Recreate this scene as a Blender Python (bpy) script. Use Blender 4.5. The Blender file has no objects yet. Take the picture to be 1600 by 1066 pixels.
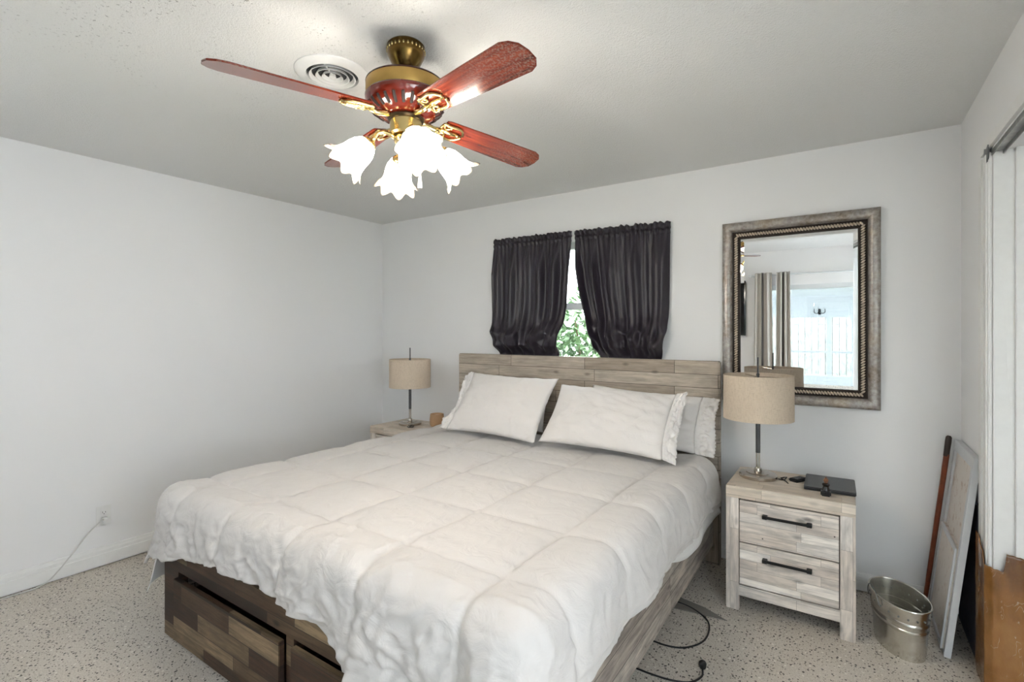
import bpy, bmesh, math, random
from mathutils import Vector, Matrix, noise
random.seed(7)
S = bpy.context.scene
COL = S.collection
R = math.radians

# ------------------------------------------------------------------ camera
# world axes: back wall (headboard) is y=3.31, left wall x=-3.72, right wall x=.474, camera above the origin
H = 2.44; YB = 3.31; XL = -3.72; XR = .474; YR = -.62
cam = bpy.data.cameras.new('camera'); cam.sensor_width = 36.0; cam.lens = 17.57
cam.shift_y = -15 / 1600.0; cam.clip_start = .02
co = bpy.data.objects.new('camera', cam); COL.objects.link(co)
co.location = (0, 0, 1.409); co.rotation_euler = (R(90), 0, R(33.8))
S.camera = co
# ------------------------------------------------------------------ world, light, exposure
w = bpy.data.worlds.new('world'); S.world = w; w.use_nodes = True
wb = w.node_tree.nodes['Background']; wb.inputs[0].default_value = (.96, .95, 1, 1); wb.inputs[1].default_value = 10.0
S.view_settings.view_transform = 'Standard'; S.view_settings.look = 'None'
S.view_settings.exposure = 0.52; S.view_settings.gamma = 1.0; S.view_settings.use_curve_mapping = False
BULB_W = 3.0          # each of the four bulbs in the fan
SHADE_GLOW = 20.0

# ------------------------------------------------------------------ helpers
def lin(c):
    return tuple((v/255/12.92 if v/255 <= .04045 else ((v/255+.055)/1.055)**2.4) for v in c) + (1,)

class NT:
    def __init__(s, name):
        s.m = bpy.data.materials.new(name); s.m.use_nodes = True
        s.t = s.m.node_tree; s.b = s.t.nodes['Principled BSDF']; s.out = s.t.nodes['Material Output']
    def n(s, typ, **kw):
        nd = s.t.nodes.new(typ)
        for k, v in kw.items():
            if k.startswith('i_'):
                key = k[2:]; key = int(key) if key.isdigit() else key.replace('_', ' ')
                nd.inputs[key].default_value = v
            else: setattr(nd, k, v)
        return nd
    def l(s, a, b): s.t.links.new(a, b)
    def co(s, kind='Object', scale=(1, 1, 1), loc=(0, 0, 0), rot=(0, 0, 0)):
        tc = s.n('ShaderNodeTexCoord'); mp = s.n('ShaderNodeMapping')
        mp.inputs['Scale'].default_value = scale; mp.inputs['Location'].default_value = loc; mp.inputs['Rotation'].default_value = rot
        s.l(tc.outputs[kind], mp.inputs[0]); return mp.outputs[0]
    def noise(s, vec, scale, detail=4, rough=.55, dist=0):
        nd = s.n('ShaderNodeTexNoise'); nd.inputs['Scale'].default_value = scale; nd.inputs['Detail'].default_value = detail
        nd.inputs['Roughness'].default_value = rough; nd.inputs['Distortion'].default_value = dist
        s.l(vec, nd.inputs['Vector']); return nd
    def ramp(s, fac, stops):
        nd = s.n('ShaderNodeValToRGB'); e = nd.color_ramp.elements
        while len(e) < len(stops): e.new(.5)
        for el, (p, c) in zip(e, stops): el.position = p; el.color = c
        s.l(fac, nd.inputs[0]); return nd.outputs[0]
    def mix(s, fac, a, b, mode='MIX'):
        nd = s.n('ShaderNodeMix', data_type='RGBA', blend_type=mode)
        for sock, v in ((nd.inputs[0], fac), (nd.inputs[6], a), (nd.inputs[7], b)):
            if hasattr(v, 'links'): s.l(v, sock)
            else: sock.default_value = v
        return nd.outputs[2]
    def math(s, op, a, b=None):
        nd = s.n('ShaderNodeMath', operation=op)
        for sock, v in ((nd.inputs[0], a), (nd.inputs[1], b)):
            if v is None: continue
            if hasattr(v, 'links'): s.l(v, sock)
            else: sock.default_value = v
        return nd.outputs[0]
    def bump(s, h, strength, dist=.01):
        nd = s.n('ShaderNodeBump'); nd.inputs['Strength'].default_value = strength; nd.inputs['Distance'].default_value = dist
        s.l(h, nd.inputs['Height']); s.l(nd.outputs[0], s.b.inputs['Normal']); return nd
    def set(s, col=None, rough=None, metal=None, **kw):
        if col is not None:
            if hasattr(col, 'links'): s.l(col, s.b.inputs['Base Color'])
            else: s.b.inputs['Base Color'].default_value = col
        if rough is not None:
            if hasattr(rough, 'links'): s.l(rough, s.b.inputs['Roughness'])
            else: s.b.inputs['Roughness'].default_value = rough
        if metal is not None: s.b.inputs['Metallic'].default_value = metal
        for k, v in kw.items(): s.b.inputs[k.replace('_', ' ')].default_value = v
        return s.m

def plain(name, c, rough=.5, metal=0, var=.06, scale=30, bump=0, **kw):
    t = NT(name); v = t.co(); nz = t.noise(v, scale, 3)
    c0 = lin(c); a = tuple(x*(1-var) for x in c0[:3])+(1,); b = tuple(min(1, x*(1+var)) for x in c0[:3])+(1,)
    col = t.ramp(nz.outputs[0], [(.3, a), (.7, b)])
    if bump: t.bump(nz.outputs[0], bump, .003)
    return t.set(col, rough, metal, **kw)

def wood(name, cols, pl=.45, ph=.09, rough=.6, mortar=.0015, dark=(40, 32, 26), knots=.5, grain=.5, seed=0., patch=.5, nails=True):
    """planks along U; cols = three srgb tones"""
    t = NT(name); uv = t.co('UV', loc=(seed, seed*.37, 0))
    br = t.n('ShaderNodeTexBrick', offset=.37, offset_frequency=2, squash=1.3, squash_frequency=3)
    br.inputs['Scale'].default_value = 1; br.inputs['Brick Width'].default_value = pl; br.inputs['Row Height'].default_value = ph
    br.inputs['Mortar Size'].default_value = mortar; br.inputs['Mortar Smooth'].default_value = .3
    br.inputs['Color1'].default_value = (0, 0, 0, 1); br.inputs['Color2'].default_value = (1, 1, 1, 1); br.inputs['Mortar'].default_value = (.5, .5, .5, 1)
    t.l(uv, br.inputs['Vector'])
    base = t.ramp(br.outputs['Color'], [(0, lin(cols[0])), (.5, lin(cols[1])), (1, lin(cols[2]))])
    # offset the grain plank by plank
    off = t.n('ShaderNodeVectorMath', operation='MULTIPLY_ADD')
    t.l(br.outputs['Color'], off.inputs[0]); off.inputs[1].default_value = (7, 3, 0); t.l(uv, off.inputs[2])
    st = t.n('ShaderNodeVectorMath', operation='MULTIPLY'); t.l(off.outputs[0], st.inputs[0]); st.inputs[1].default_value = (2.2, 34, 1)
    g1 = t.noise(st.outputs[0], 2.2, 6, .65, .6)
    st2 = t.n('ShaderNodeVectorMath', operation='MULTIPLY'); t.l(off.outputs[0], st2.inputs[0]); st2.inputs[1].default_value = (4, 14, 1)
    g2 = t.noise(st2.outputs[0], 1.3, 4, .6, .3)
    gm = t.ramp(g1.outputs[0], [(.3, (1-grain, 1-grain, 1-grain, 1)), (.62, (1.08, 1.08, 1.08, 1))])
    c = t.mix(.8, base, gm, 'MULTIPLY')
    pm = t.ramp(g2.outputs[0], [(.35, (1-patch, 1-patch*.98, 1-patch*.93, 1)), (.6, (1.06, 1.06, 1.07, 1))])
    c = t.mix(.8, c, pm, 'MULTIPLY')
    vo = t.n('ShaderNodeTexVoronoi'); vo.inputs['Scale'].default_value = 1
    st3 = t.n('ShaderNodeVectorMath', operation='MULTIPLY'); t.l(uv, st3.inputs[0]); st3.inputs[1].default_value = (5.2, 11, 1)
    t.l(st3.outputs[0], vo.inputs['Vector'])
    km = t.ramp(vo.outputs['Distance'], [(.05, (1-knots,)*3+(1,)), (.16, (1, 1, 1, 1))])
    c = t.mix(1, c, km, 'MULTIPLY')
    if nails:
        vn = t.n('ShaderNodeTexVoronoi'); vn.inputs['Scale'].default_value = 9; t.l(uv, vn.inputs['Vector'])
        nm = t.ramp(vn.outputs['Distance'], [(.025, (.08, .07, .06, 1)), (.04, (1, 1, 1, 1))])
        c = t.mix(1, c, nm, 'MULTIPLY')
    c = t.mix(br.outputs['Fac'], c, lin(dark))
    t.bump(g1.outputs[0], .25, .003)
    return t.set(c, rough)

class MB:
    def __init__(s): s.v = []; s.f = []
    def add(s, vs, fs):
        o = len(s.v); s.v += [tuple(p) for p in vs]; s.f += [tuple(i+o for i in f) for f in fs]; return s
    def box(s, x0, x1, y0, y1, z0, z1):
        vs = [(x, y, z) for z in (z0, z1) for y in (y0, y1) for x in (x0, x1)]
        return s.add(vs, [(0, 2, 3, 1), (4, 5, 7, 6), (0, 1, 5, 4), (2, 6, 7, 3), (0, 4, 6, 2), (1, 3, 7, 5)])
    def lathe(s, prof, seg=32, M=Matrix(), rf=None, sx=1, sy=1):
        """prof: list of (r, z); r==0 closes"""
        vs = []; fs = []; n = len(prof)
        for i, (r, z) in enumerate(prof):
            for k in range(seg):
                a = 2*math.pi*k/seg; rr, zz = (r, z) if rf is None else rf(i, a, r, z)
                vs.append(M @ Vector((rr*math.cos(a)*sx, rr*math.sin(a)*sy, zz)))
        for i in range(n-1):
            for k in range(seg):
                k2 = (k+1) % seg
                fs.append((i*seg+k, i*seg+k2, (i+1)*seg+k2, (i+1)*seg+k))
        s.add(vs, fs)
        if prof[0][0] > 0 and prof[0] != prof[-1] and rf is None and getattr(s, 'cap', False):
            pass
        return s
    def cyl(s, p0, p1, r0, r1=None, seg=20):
        return s.tube([p0, p1], [r0, r0 if r1 is None else r1], seg)
    def tube(s, pts, r, seg=10, closed=False):
        pts = [Vector(p) for p in pts]; n = len(pts)
        rs = r if isinstance(r, (list, tuple)) else [r]*n
        ref = None; vs = []; fs = []
        for i, p in enumerate(pts):
            if closed: d = pts[(i+1) % n]-pts[i-1]
            else: d = pts[min(i+1, n-1)]-pts[max(i-1, 0)]
            d.normalize()
            if ref is None:
                ref = d.orthogonal().normalized()
            ref = (ref-d*ref.dot(d)).normalized(); b = d.cross(ref)
            for k in range(seg):
                a = 2*math.pi*k/seg
                vs.append(p+(ref*math.cos(a)+b*math.sin(a))*rs[i])
        m = n if closed else n-1
        for i in range(m):
            j = (i+1) % n
            for k in range(seg):
                k2 = (k+1) % seg
                fs.append((i*seg+k, i*seg+k2, j*seg+k2, j*seg+k))
        if not closed:
            fs.append(tuple(range(seg-1, -1, -1))); fs.append(tuple((n-1)*seg+k for k in range(seg)))
        return s.add(vs, fs)
    def grid(s, nu, nv, fn, wrap=False):
        vs = [fn(i/(nu-1), j/(nv-1)) for j in range(nv) for i in range(nu)]
        fs = [(j*nu+i, j*nu+i+1, (j+1)*nu+i+1, (j+1)*nu+i) for j in range(nv-1) for i in range(nu-1)]
        return s.add(vs, fs)
    def sphere(s, c, r, seg=14, rings=8, sc=(1, 1, 1)):
        c = Vector(c); pr = [(r*math.sin(math.pi*i/rings), -r*math.cos(math.pi*i/rings)) for i in range(rings+1)]
        return s.lathe([(max(a, 1e-5), b) for a, b in pr], seg, Matrix.Translation(c) @ Matrix.Diagonal((sc[0], sc[1], sc[2], 1)))
    def prism(s, poly, f0, f1):
        """poly: list of 2d pts; f0/f1 map 2d pt to 3d for the two faces"""
        n = len(poly); vs = [f0(*p) for p in poly]+[f1(*p) for p in poly]
        fs = [tuple(range(n-1, -1, -1)), tuple(range(n, 2*n))]+[(i, (i+1) % n, n+(i+1) % n, n+i) for i in range(n)]
        return s.add(vs, fs)

def link(o, parent=None):
    COL.objects.link(o)
    if parent is not None: o.parent = parent
    return o

def obj(name, mb, mat, parent=None, loc=(0, 0, 0), smooth=False, bevel=0, uv=None, solid=0, sub=0, fix=True, rot=(0, 0, 0), label=None):
    me = bpy.data.meshes.new(name); me.from_pydata(mb.v, [], mb.f); me.update()
    bm = bmesh.new(); bm.from_mesh(me)
    if fix:
        bmesh.ops.remove_doubles(bm, verts=bm.verts, dist=1e-6)
        bmesh.ops.recalc_face_normals(bm, faces=bm.faces)
    if bevel:
        es = [e for e in bm.edges if len(e.link_faces) == 2 and e.calc_face_angle(0) > .6]
        bmesh.ops.bevel(bm, geom=es, offset=bevel, segments=2, affect='EDGES', clamp_overlap=True)
    if uv is not None:
        lay = bm.loops.layers.uv.new('UVMap'); ax = 'xyz'.index(uv)
        for f in bm.faces:
            nrm = f.normal; d = max(range(3), key=lambda i: abs(nrm[i]))
            oth = [i for i in range(3) if i != d]
            if ax in oth: u = ax; v = [i for i in oth if i != ax][0]
            else: u, v = oth
            for lp in f.loops: lp[lay].uv = (lp.vert.co[u], lp.vert.co[v])
    bm.to_mesh(me); bm.free()
    if smooth:
        me.polygons.foreach_set('use_smooth', [True]*len(me.polygons))
        if smooth != 'all':
            try: me.set_sharp_from_angle(angle=R(smooth if isinstance(smooth, (int, float)) and smooth > 1 else 40))
            except Exception: pass
    me.materials.append(mat)
    o = bpy.data.objects.new(name, me); link(o, parent); o.location = loc; o.rotation_euler = rot
    if solid:
        m = o.modifiers.new('thickness', 'SOLIDIFY'); m.thickness = solid; m.offset = -1
    if sub:
        m = o.modifiers.new('smooth', 'SUBSURF'); m.levels = sub; m.render_levels = sub
    if label: o['label'] = label
    return o

def tag(o, label, cat, group=None, kind=None):
    o['label'] = label; o['category'] = cat
    if group: o['group'] = group
    if kind: o['kind'] = kind
    return o

def thing(name, label, cat, loc=(0, 0, 0), rotz=0, group=None):
    o = bpy.data.objects.new(name, None); link(o); o.empty_display_size = .1
    o.location = loc; o.rotation_euler = (0, 0, rotz)
    return tag(o, label, cat, group)

def dup(root, loc, rotz=0, label=None):
    def rec(o, par):
        c = o.copy(); link(c, par)
        for ch in o.children: rec(ch, c)
        return c
    r = rec(root, None); r.location = loc; r.rotation_euler = (0, 0, rotz)
    if label: r['label'] = label
    return r

def struct(name, mb, mat, label, cat='structure', **kw):
    o = obj(name, mb, mat, **kw); tag(o, label, cat, kind='structure'); return o

# ------------------------------------------------------------------ materials
def wall_mat(name, c, bump=.15, sc=55):
    t = NT(name); v = t.co(); nz = t.noise(v, sc, 5, .6); big = t.noise(v, 1.3, 3)
    c0 = lin(c); col = t.ramp(big.outputs[0], [(.3, tuple(x*.985 for x in c0[:3])+(1,)), (.7, c0)])
    t.bump(nz.outputs[0], bump, .002); return t.set(col, .62)
M_wall = wall_mat('white_wall_paint', (236, 236, 236))
M_trim = plain('white_trim_paint', (232, 232, 230), .42, var=.02)

t = NT('textured_ceiling'); v = t.co()
n1 = t.noise(v, 95, 4, .6); n2 = t.noise(v, 210, 2)
hgt = t.math('ADD', n1.outputs[0], n2.outputs[0])
# dust specks that gathered round the vent and the fan
tc = t.n('ShaderNodeTexCoord')
dd = t.n('ShaderNodeVectorMath', operation='DISTANCE'); t.l(tc.outputs['Object'], dd.inputs[0]); dd.inputs[1].default_value = (-1.75, .85, 2.44)
fall = t.ramp(dd.outputs['Value'], [(.1, (1, 1, 1, 1)), (.95, (0, 0, 0, 1))])
sp = t.noise(v, 75, 3, .7); cl = t.noise(v, 5.5, 3)
spk = t.ramp(sp.outputs[0], [(.60, (0, 0, 0, 1)), (.66, (1, 1, 1, 1))])
clm = t.ramp(cl.outputs[0], [(.45, (0, 0, 0, 1)), (.62, (1, 1, 1, 1))])
f = t.mix(1, t.mix(1, spk, fall, 'MULTIPLY'), clm, 'MULTIPLY')
col = t.mix(f, lin((230, 230, 228)), lin((120, 118, 114)))
t.bump(hgt, .55, .006); M_ceil = t.set(col, .85)

t = NT('terrazzo'); v = t.co()
base = t.ramp(t.noise(v, 3.2, 5).outputs[0], [(.3, lin((184, 174, 161))), (.7, lin((204, 195, 183)))])
base = t.mix(.5, base, t.ramp(t.noise(v, 160, 2).outputs[0], [(.35, lin((170, 162, 150))), (.65, lin((224, 218, 209)))]))
dv = t.n('ShaderNodeVectorMath', operation='MULTIPLY_ADD'); dn = t.noise(v, 60, 2)
t.l(dn.outputs['Color'], dv.inputs[0]); dv.inputs[1].default_value = (.012, .012, .012); t.l(v, dv.inputs[2])
c = base
for sc_, th, pick, colr in ((62, .27, .50, (58, 52, 47)), (100, .28, .42, (86, 76, 66)), (48, .25, .22, (222, 216, 206))):
    vo = t.n('ShaderNodeTexVoronoi'); vo.inputs['Scale'].default_value = sc_; t.l(dv.outputs[0], vo.inputs['Vector'])
    sep = t.n('ShaderNodeSeparateColor'); t.l(vo.outputs['Color'], sep.inputs[0])
    near = t.math('LESS_THAN', vo.outputs['Distance'], th); pk = t.math('LESS_THAN', sep.outputs[0], pick)
    c = t.mix(t.math('MULTIPLY', near, pk), c, lin(colr))
M_floor = t.set(c, .42)

M_head = wood('weathered_grey_plank', [(180, 167, 151), (194, 182, 167), (164, 150, 134)], .62, .082, .62, knots=.45, grain=.4, seed=1.1135, patch=.25, nails=False)
M_headx = wood('weathered_grey_plank_post', [(140, 122, 104), (160, 146, 128), (112, 96, 80)], .5, .2, .62, knots=.4, grain=.4, seed=4.3, patch=.25, nails=False)
M_foot = wood('dark_reclaimed_plank', [(38, 24, 16), (70, 47, 31), (152, 130, 100)], .40, .0745, .6, knots=.7, grain=.65, seed=2.21, patch=.45)
M_rail = wood('grey_reclaimed_plank', [(176, 164, 152), (192, 182, 170), (146, 132, 122)], .9, .085, .6, knots=.5, grain=.6, seed=5.2, patch=.55)
M_night = wood('whitewashed_plank', [(234, 224, 212), (212, 200, 188), (246, 240, 231)], .27, .047, .6, dark=(120, 112, 104), mortar=.0006, knots=.55, grain=.34, seed=3.1, patch=.42)
M_nighttop = wood('whitewashed_tan_plank', [(218, 206, 190), (204, 190, 172), (228, 218, 204)], .33, .07, .58, dark=(130, 118, 104), mortar=.0006, knots=.3, grain=.25, seed=7.7, patch=.22, nails=False)
M_slat = plain('pale_slat_wood', (196, 160, 130), .7, var=.12, scale=14)
M_black = plain('black_metal', (26, 26, 27), .42, .3)
M_blackpl = plain('black_plastic', (24, 24, 26), .45)

def cloth(name, c, bump=.25, sc=420, rough=.9, wr=0, wsc=9, sheen=.2, var=.03):
    t = NT(name); v = t.co(); wv = t.noise(v, sc, 2)
    big = t.noise(v, 6, 4); c0 = lin(c)
    col = t.ramp(big.outputs[0], [(.3, tuple(x*(1-var) for x in c0[:3])+(1,)), (.7, c0)])
    b1 = t.bump(wv.outputs[0], bump, .0008)
    if wr:
        r1 = t.noise(v, wsc, 5, .5, 1.2); b2 = t.n('ShaderNodeBump'); b2.inputs['Strength'].default_value = wr; b2.inputs['Distance'].default_value = .02
        t.l(r1.outputs[0], b2.inputs['Height']); t.l(b2.outputs[0], b1.inputs['Normal'])
    t.b.inputs['Sheen Weight'].default_value = sheen
    return t.set(col, rough)
M_duvet = cloth('white_duvet_cotton', (204, 200, 196), wr=.4, wsc=10)
M_sheet = cloth('white_sheet_cotton', (226, 225, 222), wr=.3, wsc=6)
M_pillow = cloth('white_pillow_cotton', (226, 222, 218), wr=.5, wsc=9)
M_hem = cloth('white_lace_cotton', (228, 225, 222), wr=.6, wsc=18)
M_curt = cloth('dark_plum_curtain', (35, 29, 40), bump=.5, sc=260, rough=.40, sheen=.08, var=.15)
M_gcurt = cloth('grey_linen_curtain', (196, 192, 184), bump=.4, sc=200)
M_gband = cloth('dark_grey_stripe', (70, 66, 64), bump=.4, sc=200)

t = NT('linen_shade'); v = t.co()
a = t.noise(t.co(scale=(1, 1, 12)), 60, 3); b = t.noise(t.co(scale=(10, 10, 1)), 40, 3)
f = t.math('ADD', a.outputs[0], b.outputs[0])
c = t.ramp(f, [(.7, lin((178, 160, 138))), (1.3, lin((208, 192, 172)))])
t.bump(f, .3, .001); M_linen = t.set(c, .9)
M_nickel = plain('brushed_nickel', (190, 182, 172), .24, 1, var=.08, scale=12)
M_pole = plain('grey_painted_pole', (84, 84, 86), .4, .5)
M_brass = plain('polished_brass', (206, 184, 128), .24, 1, var=.08, scale=18)
M_abrass = plain('antique_brass', (112, 88, 48), .25, 1, var=.25, scale=14)
M_bandbrass = plain('brushed_brass_band', (178, 146, 84), .38, .9, var=.04)
M_dark = plain('dark_slot', (30, 14, 10), .6)

t = NT('mahogany_blade'); v = t.co('UV')
st = t.n('ShaderNodeVectorMath', operation='MULTIPLY'); t.l(v, st.inputs[0]); st.inputs[1].default_value = (1.6, 22, 1)
g = t.noise(st.outputs[0], 3, 6, .6, .8)
c = t.ramp(g.outputs[0], [(.28, lin((60, 18, 10))), (.5, lin((112, 38, 22))), (.72, lin((142, 60, 36)))])
du = t.noise(v, 130, 3, .7); sepv = t.n('ShaderNodeSeparateXYZ'); t.l(v, sepv.inputs[0])
tip = t.ramp(sepv.outputs[0], [(.34, (0, 0, 0, 1)), (.64, (.85, .85, .85, 1))])
dm = t.mix(1, t.ramp(du.outputs[0], [(.47, (0, 0, 0, 1)), (.62, (1, 1, 1, 1))]), tip, 'MULTIPLY')
c = t.mix(dm, c, lin((138, 118, 104)))
M_blade = t.set(c, .16); t.b.inputs['Coat Weight'].default_value = .4
M_mahog = plain('mahogany_gloss', (98, 27, 14), .14, var=.25, scale=9, Coat_Weight=.6)

t = NT('lit_frosted_glass')
t.set((.95, .9, .84, 1), .3); t.b.inputs['Emission Color'].default_value = (1, .93, .82, 1); t.b.inputs['Emission Strength'].default_value = SHADE_GLOW
M_shade = t.m
t = NT('lit_bulb'); t.set((1, 1, 1, 1), .4); t.b.inputs['Emission Color'].default_value = (1, .95, .86, 1); t.b.inputs['Emission Strength'].default_value = 14
M_bulb = t.m
M_ivory = plain('white_plastic', (232, 232, 230), .4, var=.02)
M_cord = plain('white_cord', (206, 205, 202), .5, var=.02)

t = NT('pewter_frame'); v = t.co(); a = t.noise(v, 7, 4); b = t.noise(v, 60, 4)
c = t.ramp(a.outputs[0], [(.3, lin((128, 112, 98))), (.5, lin((160, 156, 154))), (.7, lin((168, 154, 136)))])
c = t.mix(.35, c, t.ramp(b.outputs[0], [(.35, lin((96, 82, 72))), (.65, lin((196, 190, 182)))]))
M_pewter = t.set(c, .36, .45)
M_bead = plain('pewter_bead', (206, 192, 174), .32, .55, var=.2, scale=50)
M_groove = plain('dark_groove', (44, 34, 28), .6, .3)
t = NT('mirror_silver'); M_mirror = t.set((.93, .94, .94, 1), .0, 1)
t = NT('galvanised_steel'); v = t.co(); vo = t.n('ShaderNodeTexVoronoi'); vo.inputs['Scale'].default_value = 34; t.l(v, vo.inputs['Vector'])
c = t.ramp(vo.outputs['Color'], [(.2, lin((206, 204, 196))), (.8, lin((220, 218, 211)))])
M_galv = t.set(c, .27, 1)
M_galvd = plain('galvanised_wire', (120, 122, 122), .35, 1)

t = NT('worn_cream_paint'); v = t.co(); a = t.noise(v, 26, 4, .6); b = t.noise(v, 3, 3)
c = t.ramp(a.outputs[0], [(.56, lin((216, 208, 200))), (.68, lin((190, 170, 156)))])
M_cream = t.set(c, .5)
M_palegrey = plain('pale_grey_paint', (206, 208, 210), .45, var=.03)
M_slate = plain('dark_slate_board', (84, 88, 100), .7, var=.15)
M_cane = plain('red_brown_cane', (112, 52, 28), .3, var=.25, scale=20)
t = NT('brown_kraft_gloss'); v = t.co(); a = t.noise(v, 3.5, 5, .6, .6); st = t.noise(t.co(scale=(1.6, 1.6, .7)), 7, 5)
c = t.ramp(a.outputs[0], [(.3, lin((80, 48, 24))), (.5, lin((128, 86, 46))), (.7, lin((154, 114, 70)))])
c = t.mix(.30, c, t.ramp(st.outputs[0], [(.4, lin((96, 60, 28))), (.6, lin((180, 128, 70)))]))
sc_ = t.noise(t.co(scale=(1, 1, .45), rot=(.5, .3, 0)), 26, 2, .5, .5)
sm = t.ramp(sc_.outputs[0], [(.492, (0, 0, 0, 1)), (.5, (.9, .9, .9, 1)), (.508, (0, 0, 0, 1))])
sw = t.noise(v, 13, 2)
sm = t.mix(1, sm, t.ramp(sw.outputs[0], [(.5, (0, 0, 0, 1)), (.6, (1, 1, 1, 1))]), 'MULTIPLY')
c = t.mix(sm, c, lin((216, 200, 176))); t.bump(a.outputs[0], .6, .014); M_kraft = t.set(c, .16)

t = NT('dimmed_ruffled_glass'); t.set((.62, .56, .46, 1), .25)  # rim coloured dull to look less lit than the glowing shade
M_rim = t.m
def glass(name, c=(.93, .97, .98, 1)):
    t = NT(name); tr = t.n('ShaderNodeBsdfTransparent'); gl = t.n('ShaderNodeBsdfGlossy'); gl.inputs['Roughness'].default_value = 0
    tr.inputs[0].default_value = c
    mx = t.n('ShaderNodeMixShader'); mx.inputs[0].default_value = .06
    t.l(tr.outputs[0], mx.inputs[1]); t.l(gl.outputs[0], mx.inputs[2]); t.l(mx.outputs[0], t.out.inputs[0]); return t.m
M_glass = glass('window_glass'); M_tint = glass('dimming_door_glass', (.50, .55, .58, 1))  # door tint added to dim the bright sunroom in the mirror
M_alu = plain('white_aluminium', (216, 220, 222), .4, .1, var=.02)
M_leaf = plain('green_leaf', (104, 132, 92), .6, var=.35, scale=5)
M_stem = plain('brown_stem', (90, 72, 52), .8)
M_grass = plain('grass', (150, 160, 112), .9, var=.3, scale=8)
M_fence = wood('pale_fence_board', [(226, 222, 214), (216, 210, 200), (234, 230, 224)], 2.5, .14, .8, mortar=.004, knots=.3, grain=.3, nails=False)
M_tv = plain('television_black', (10, 10, 12), .12)
M_patio = plain('pale_patio_concrete', (200, 198, 192), .7)

# ------------------------------------------------------------------ the room
struct('floor', MB().box(XL-.1, 1.3, YR-.12, YB+.1, -.1, 0), M_floor, 'speckled beige terrazzo floor under the bed', 'floor')
struct('ceiling', MB().box(XL-.1, 1.3, YR-.12, YB+.1, H, H+.12), M_ceil, 'white textured ceiling with dust specks near the vent', 'ceiling')
struct('wall_left', MB().box(XL-.1, XL, YR-.12, YB+.1, 0, H), M_wall, 'bare white wall on the left with one outlet', 'wall')
WX0, WX1, WZ0, WZ1 = -2.28, -1.02, 1.0, 2.07
m = MB(); m.box(XL, WX0, YB, YB+.1, 0, H); m.box(WX1, 1.3, YB, YB+.1, 0, H); m.box(WX0, WX1, YB, YB+.1, 0, WZ0); m.box(WX0, WX1, YB, YB+.1, WZ1, H)
struct('wall_back', m, M_wall, 'white wall behind the headboard with curtained window', 'wall')
OY0, OY1, OZ = -.52, 2.665, 2.11
m = MB(); m.box(XR, XR+.1, OY1, YB, 0, H); m.box(XR, XR+.1, OY0, OY1, OZ, H); m.box(XR, XR+.1, YR, OY0, 0, H)
struct('wall_right', m, M_wall, 'white wall on the right with the closet opening', 'wall')
DX0, DX1, DZ = -.88, .42, 2.0
RX0, RX1, RZ0, RZ1 = -2.95, -2.45, 1.35, 2.1
m = MB(); m.box(RX1, DX0, YR-.12, YR, 0, H); m.box(XL, RX0, YR-.12, YR, 0, H); m.box(RX0, RX1, YR-.12, YR, 0, RZ0); m.box(RX0, RX1, YR-.12, YR, RZ1, H); m.box(DX1, .52, YR-.12, YR, 0, H); m.box(1.16, 1.3, YR-.12, YR, 0, H); m.box(.52, 1.16, YR-.12, YR, 0, .3); m.box(.52, 1.16, YR-.12, YR, 2.25, H); m.box(DX0, DX1, YR-.12, YR, DZ, H)
struct('wall_rear', m, M_wall, 'white wall facing the bed with the sliding door', 'wall')
CY0, CY1, CZ0, CZ1 = -.4, .75, .8, 2.1
m = MB(); m.box(1.2, 1.3, YR, CY0, 0, H); m.box(1.2, 1.3, CY1, YB, 0, H); m.box(1.2, 1.3, CY0, CY1, 0, CZ0); m.box(1.2, 1.3, CY0, CY1, CZ1, H)
struct('wall_closet', m, M_wall, 'white back wall inside the closet', 'wall')

def skirting(L, h=.115, d=.016):
    # profile along x: board with two grooves
    pr = [(0, 0), (d, .006), (d, h*.62), (d*.72, h*.66), (d*.72, h*.8), (d*.55, h*.86), (d*.4, h*.97), (0, h)]
    return MB().prism(pr, lambda a, b: (0, a, b), lambda a, b: (L, a, b))
o = struct('baseboard_left', skirting(YB-YR), M_trim, 'white moulded baseboard along the left wall', 'baseboard')
o.location = (XL, YB, .003); o.rotation_euler = (0, 0, R(-90))
o = struct('baseboard_back', skirting(XR-XL-.04, .095), M_trim, 'white moulded baseboard along the headboard wall', 'baseboard')
o.location = (XR, YB, .003); o.rotation_euler = (0, 0, R(180))
# closet casing and jamb
CW = .145
m = MB()
for y0, y1, d in ((OY1, OY1+CW, .012), (OY1+.012, OY1+.05, .018), (OY1+.095, OY1+CW, .018)): m.box(XR-d, XR, y0, y1, 0, OZ+.0)
struct('trim_1', m, M_trim, 'white moulded casing beside the closet opening', 'trim', bevel=.003)
m = MB(); m.box(XR-.0, XR+.1, OY1-.012, OY1, 0, OZ); m.box(XR+.06, XR+.1, OY1-.03, OY1-.012, 0, OZ)
struct('trim_2', m, M_trim, 'white jamb lining inside the closet opening', 'trim', bevel=.002)
m = MB().box(XR-.012, XR, OY0, OY1+CW, OZ+.02, OZ+.065)
struct('trim_3', m, M_trim, 'thin white head trim over the closet opening', 'trim')
tr = thing('closet_track', 'worn metal sliding door track along the top of the closet opening', 'door track', (XR, OY0, OZ))
L = OY1-OY0
m = MB(); m.box(-.004, .03, 0, L, -.003, 0); m.box(-.004, 0, 0, L+.02, -.013, .007); m.box(.027, .03, 0, L, -.016, 0)
obj('rail', m, plain('worn_steel', (150, 150, 148), .35, .9, var=.35, scale=20), tr)
m = MB(); m.prism([(0, -.02), (.03, -.045), (.045, -.02), (.07, .0), (.06, .03), (.025, .02), (.0, .03)], lambda a, b: (-.016, L-.005+a, b), lambda a, b: (-.011, L-.005+a, b))
obj('end_plate', m, M_galvd, tr)

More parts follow.
